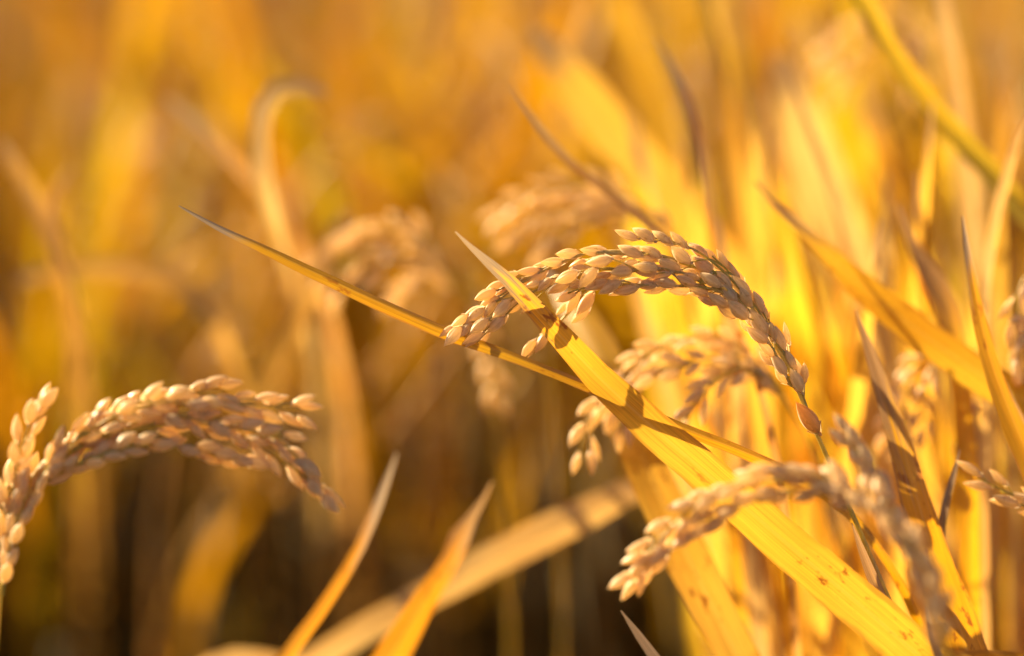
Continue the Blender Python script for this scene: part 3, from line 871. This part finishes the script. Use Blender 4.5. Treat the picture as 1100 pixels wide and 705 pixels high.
clump("blurred bright yellow rice plant right behind the stem of the sharp panicle", [
    ([(770, 90, 1.3, 6), (806, 220, 1.3, 33), (836, 400, 1.28, 36), (856, 715, 1.25, 33)], M_YEL, (20, 40)),
    ([(836, 270, 1.17, 4), (862, 370, 1.17, 26), (884, 500, 1.16, 32), (896, 715, 1.15, 30)], M_YG, (30, 35)),
    ([(752, 330, 1.2, 6), (786, 420, 1.2, 26), (812, 540, 1.19, 28), (830, 715, 1.18, 27)], M_GOLD, (10, 30)),
    ([(862, 20, 1.32, 15), (914, 150, 1.32, 33), (946, 320, 1.3, 33), (962, 715, 1.26, 30)], M_GOLD, (40, 20)),
    ([(900, 300, 1.22, 6), (892, 400, 1.22, 22), (876, 530, 1.2, 27), (862, 715, 1.18, 27)], M_YEL, (10, 25)),
    ([(738, 470, 1.12, 4), (760, 540, 1.12, 16), (784, 620, 1.12, 21), (806, 715, 1.12, 22)], M_OR, (-20, 0))], narrow=(790, 935, 24, 3))
clump("blurred golden rice plant between the tall brown ended leaf and the right edge", [
    ([(922, 90, 1.3, 8), (962, 200, 1.3, 30), (990, 360, 1.28, 33), (1006, 715, 1.25, 30)], M_GOLD, (30, 40)),
    ([(1062, 40, 1.28, 12), (1080, 170, 1.28, 30), (1082, 330, 1.26, 30), (1066, 715, 1.24, 28)], M_OR, (0, 25)),
    ([(1000, 360, 1.1, 4), (1014, 460, 1.1, 22), (1026, 580, 1.1, 27), (1034, 715, 1.1, 27)], M_GOLD, (-10, 20)),
    ([(1112, 380, 1.12, 6), (1100, 480, 1.12, 24), (1086, 600, 1.12, 28), (1074, 715, 1.12, 30)], M_YG, (10, 30)),
    ([(934, 400, 1.1, 4), (948, 500, 1.1, 20), (958, 620, 1.1, 24), (968, 715, 1.1, 26)], M_OR, (0, 25)),
    ([(1010, 110, 1.24, 6), (1036, 230, 1.24, 26), (1052, 400, 1.22, 28), (1060, 715, 1.2, 27)], M_YG, (30, 40)),
    ([(1134, 160, 1.18, 15), (1118, 330, 1.18, 27), (1108, 500, 1.17, 27), (1100, 715, 1.16, 26)], M_OR, (-10, 20))], narrow=(945, 1130, 26, 8))
clump("blurred amber rice plant in the upper middle, behind the thin curving brown leaf", [
    ([(628, -60, 1.34, 18), (682, 70, 1.33, 38), (730, 220, 1.31, 38), (762, 400, 1.3, 34), (780, 715, 1.28, 30)], M_GOLD, (-10, 20)),
    ([(800, -60, 1.36, 22), (818, 60, 1.36, 36), (832, 200, 1.34, 36), (838, 400, 1.32, 33), (842, 715, 1.3, 30)], M_OR, (-10, 10)),
    ([(712, 290, 1.24, 8), (732, 400, 1.24, 27), (744, 520, 1.23, 28), (760, 715, 1.22, 27)], M_YG, (0, 25))], narrow=(770, 850, 10, 12))

# ------------------------------------------------------------------ whole plants behind
def plant_arrays(seed, nleaf, npan, height, nseg=9, ng=46, lean=1.0, tint=(0, 1), ncul=0, nold=0):
    """arrays for one rice hill: list of (kind, verts, faces, tint)"""
    r = np.random.default_rng(seed)
    parts = []
    for i in range(nleaf + nold):
        old = i >= nleaf
        az = r.uniform(0, 2 * math.pi)
        L = height * (r.uniform(0.30, 0.74) if old else r.uniform(0.74, 1.06))
        bow = r.uniform(0.1, 0.6) if old else r.uniform(0.05, 0.40) * lean
        if r.random() < 0.2: bow += 0.3
        w = r.uniform(0.009, 0.016) if old else r.uniform(0.008, 0.015)
        d = np.array((math.cos(az), math.sin(az), 0))
        b = d * r.uniform(0.005, 0.045)
        if not old:
            hb = height * r.uniform(0.54, 0.74)
            b = b + d * 0.03 + np.array((0, 0, hb))
            L = L - hb
            bow = min(1.0, bow * 1.7)
        t = np.linspace(0, 1, nseg)[:, None]
        out = bow * L * (0.25 * t + 0.75 * t ** 2.6)
        droop = np.maximum(0, t - 0.7) ** 2 * r.uniform(0, 1.6) * L * bow
        pts = b + d * out + np.array((0, 0, 1)) * (L * (t - 0.25 * bow * t ** 2) - droop)
        wd = w * (np.minimum(1, 0.4 + t * 1.6) if old else np.clip(0.3 + t * 2.2, 0.22, 1)) * np.clip((1 - t) * 3.2, 0.03, 1)
        yaw = az + math.pi / 2 + r.uniform(-0.9, 0.9) + t * r.uniform(-1.2, 1.2)
        sd = np.concatenate([np.cos(yaw), np.sin(yaw), np.zeros_like(yaw)], 1)
        V = np.concatenate([pts - sd * wd / 2, pts - d * wd * 0.12, pts + sd * wd / 2], 1).reshape(-1, 3)
        F = []
        for s in range(nseg - 1):
            a = s * 3
            F += [(a, a + 1, a + 4, a + 3), (a + 1, a + 2, a + 5, a + 4)]
        parts.append(("old_leaf" if old else "leaf", V, F, np.full(len(V), r.uniform(0, 1) if old else r.uniform(*tint))))
    for i in range(ncul):
        V, F = [], []
        az = r.uniform(0, 2 * math.pi)
        d = np.array((math.cos(az), math.sin(az), 0))
        H = height * r.uniform(0.46, 0.74)
        b, l = r.uniform(0.005, 0.06), r.uniform(0.0, 0.09)
        tube(V, F, [d * (b + l * f * f) + np.array((0, 0, H * f)) for f in (0, .35, .7, 1)], np.array((.0034, .0032, .0028, .0018)) * r.uniform(.8, 1.25), 4)
        parts.append(("culm", np.array(V), F, np.full(len(V), r.uniform(0, 1))))
    for i in range(npan):
        az = r.uniform(0, 2 * math.pi)
        d = np.array((math.cos(az), math.sin(az), 0))
        H = height * r.uniform(0.84, 1.0)
        t = np.linspace(0, 1, 26)[:, None]
        ln = r.uniform(0.08, 0.2)
        k = np.clip((t - 0.72) / 0.28, 0, 1)
        pts = d * (0.02 + ln * t * 0.5 + 0.13 * k ** 1.3) + np.array((0, 0, 1)) * (H * np.minimum(t / 0.9, 1) - 0.11 * k ** 2.2)
        V, F = [], []
        tube(V, F, pts, 0.0013, 4)
        nv = len(V)
        for g in range(ng):
            f = 0.74 + 0.26 * (g + 0.5) / ng
            q = f * 25
            a = int(q); a = min(a, 24)
            p = pts[a] + (pts[a + 1] - pts[a]) * (q - a)
            tg = pts[a + 1] - pts[a]; tg = tg / np.linalg.norm(tg)
            o = r.normal(0, 1, 3); o -= tg * (o @ tg); o /= np.linalg.norm(o)
            c = p + o * r.uniform(0.001, 0.011)
            ax = tg + o * 0.4; ax /= np.linalg.norm(ax)
            s1 = np.cross(ax, o); s1 /= np.linalg.norm(s1); s2 = np.cross(ax, s1)
            b = len(V)
            Lg, Wg = 0.0042, 0.0019
            V += [c - ax * Lg, c + s1 * Wg, c + s2 * Wg * .8, c - s1 * Wg, c - s2 * Wg * .8, c + ax * Lg]
            for e in range(4):
                F.append((b, b + 1 + (e + 1) % 4, b + 1 + e)); F.append((b + 5, b + 1 + e, b + 1 + (e + 1) % 4))
        tn = np.full(len(V), r.uniform(0, 1))
        parts.append(("seed_head", np.array(V), F, tn))
    return parts


def part_mesh(name, V, F, tint, mat):
    me = bpy.data.meshes.new(name)
    me.from_pydata([tuple(v) for v in V], [], F)
    me.polygons.foreach_set("use_smooth", [True] * len(F))
    me.materials.append(mat)
    me.attributes.new("tint", 'FLOAT', 'POINT').data.foreach_set("value", np.asarray(tint, np.float32))
    return me


def rice_plant(label, x, y, seed, nleaf, npan, height, lean=1.0, tint=(0, 1), rz=0.0):
    root = empty("rice_plant", (x, y, 0))
    root.rotation_euler.z = rz
    tag(root, label, "rice plant", "blurred rice plants behind the sharp ones")
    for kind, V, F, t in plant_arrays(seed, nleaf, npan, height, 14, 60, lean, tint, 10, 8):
        o = bpy.data.objects.new(kind, part_mesh(kind, V, F, t, {"leaf": M_FOL, "old_leaf": M_OLD_SHADE, "culm": M_CULM}.get(kind, M_SEED)))
        o.parent = root
        COL.objects.link(o)


# nearest hills, still told apart
rice_plant("blurred yellow green rice plant at the right edge", .27, 1.30, 21, 20, 2, .88, .7, (.5, .85))
rice_plant("blurred yellow rice plant right of the very broad pale leaf", .17, 1.38, 22, 18, 2, .92, .6, (.45, .8))
rice_plant("blurred yellow rice plant behind the upright bright leaf", .11, 1.52, 23, 18, 3, .92, .7, (.35, .75))
rice_plant("blurred golden rice plant filling the upper right corner", .25, 1.62, 24, 20, 4, .98, .8, (.2, .8))

rice_plant("blurred brown orange rice plant at the upper left", -.22, 1.44, 31, 6, 3, .90, .9, (0, .4))
rice_plant("blurred olive gold rice plant behind the pale hooked leaf", -.10, 1.52, 32, 6, 3, .90, .8, (.3, .8))
rice_plant("blurred amber rice plant left of the upper middle", .01, 1.58, 33, 7, 4, .93, .9, (.1, .6))

# the rest of the field, a mass nobody could count
templates = []
for sd in range(6):
    pr = plant_arrays(100 + sd, 24, 7, .9, 8, 34, 1.0, (0, 1), 24, 28)
    vs, ft, fq, tn, mt, mq, o = [], [], [], [], [], [], 0
    for kind, V, F, t in pr:
        V = np.asarray(V)
        m = {"leaf": 0, "seed_head": 1, "culm": 2, "old_leaf": 3}[kind]
        for f in F:
            if len(f) == 4: fq.append([i + o for i in f]); mq.append(m)
            elif len(f) == 3: ft.append([i + o for i in f]); mt.append(m)
        vs.append(V); tn.append(t); o += len(V)
    templates.append((np.concatenate(vs), np.array(ft, np.int64).reshape(-1, 3), np.array(fq, np.int64).reshape(-1, 4), np.concatenate(tn), np.array(mt), np.array(mq)))
AV, AT, AQ, ATN, MT, MQ, off = [], [], [], [], [], [], 0
rf = np.random.default_rng(5)
y = 1.62
while y < 7.5:
    half = 1.4 + 0.30 * y
    for x in np.arange(-half, half, 0.2):
        px, py = x + rf.normal(0, .03), y + rf.normal(0, .03)
        V, T, Q, tn, mt, mq = templates[rf.integers(6)]
        a = rf.uniform(0, 6.28); s = rf.uniform(.9, 1.08)
        rot = np.array(((math.cos(a), -math.sin(a), 0), (math.sin(a), math.cos(a), 0), (0, 0, 1))) * s
        AV.append(V @ rot.T + np.array((px, py, 0)))
        AT.append(T + off); AQ.append(Q + off); MT.append(mt); MQ.append(mq)
        ATN.append(np.clip(tn * 0.8 + rf.normal(0.08, .12), 0, 1)); off += len(V)
    y += 0.24
# the same field round and beside the spot the camera stands on, kept low where the near plants rise from it
for y in np.arange(-1.6, 1.6, 0.24):
    for x in np.arange(-2.2, 2.21, 0.2):
        px, py = x + rf.normal(0, .02), y + rf.normal(0, .02)
        edge = abs(px) - (0.2 * max(py, 0) + 0.30)
        zb = 1.02 - max(py, 0.3) * math.tan(R(19)) - 0.20
        if py < 0.55:
            edge = abs(px) - 0.75
            zb = 0.55
        if math.hypot(px, py) < 0.25:
            continue
        cap = zb + max(0, edge) * 1.6
        s = min(rf.uniform(.88, 1.02), cap / 1.0)
        V, T, Q, tn, mt, mq = templates[rf.integers(6)]
        a = rf.uniform(0, 6.28)
        rot = np.array(((math.cos(a), -math.sin(a), 0), (math.sin(a), math.cos(a), 0), (0, 0, 1))) * s
        AV.append(V @ rot.T + np.array((px, py, 0)))
        AT.append(T + off); AQ.append(Q + off); MT.append(mt); MQ.append(mq)
        ATN.append(np.clip(tn * 0.8 + rf.normal(0.08, .12), 0, 1)); off += len(V)
AV, AT, AQ = np.concatenate(AV), np.concatenate(AT), np.concatenate(AQ)
me = bpy.data.meshes.new("rice_field")
me.vertices.add(len(AV)); me.vertices.foreach_set("co", AV.astype(np.float32).ravel())
loops = np.concatenate([AT.ravel(), AQ.ravel()])
me.loops.add(len(loops)); me.loops.foreach_set("vertex_index", loops.astype(np.int32))
nf = len(AT) + len(AQ)
me.polygons.add(nf)
me.polygons.foreach_set("loop_start", np.concatenate([np.arange(len(AT)) * 3, len(AT) * 3 + np.arange(len(AQ)) * 4]).astype(np.int32))
me.materials.append(M_FOL); me.materials.append(M_SEED); me.materials.append(M_CULM); me.materials.append(M_OLD_SHADE)
me.update(calc_edges=True)
me.polygons.foreach_set("material_index", np.concatenate(MT + MQ).astype(np.int32))
me.attributes.new("tint", 'FLOAT', 'POINT').data.foreach_set("value", np.concatenate(ATN).astype(np.float32))
me.validate()
fo = bpy.data.objects.new("rice_field", me)
COL.objects.link(fo)
tag(fo, "dense golden rice field blurred into the background", "rice field", kind="stuff")
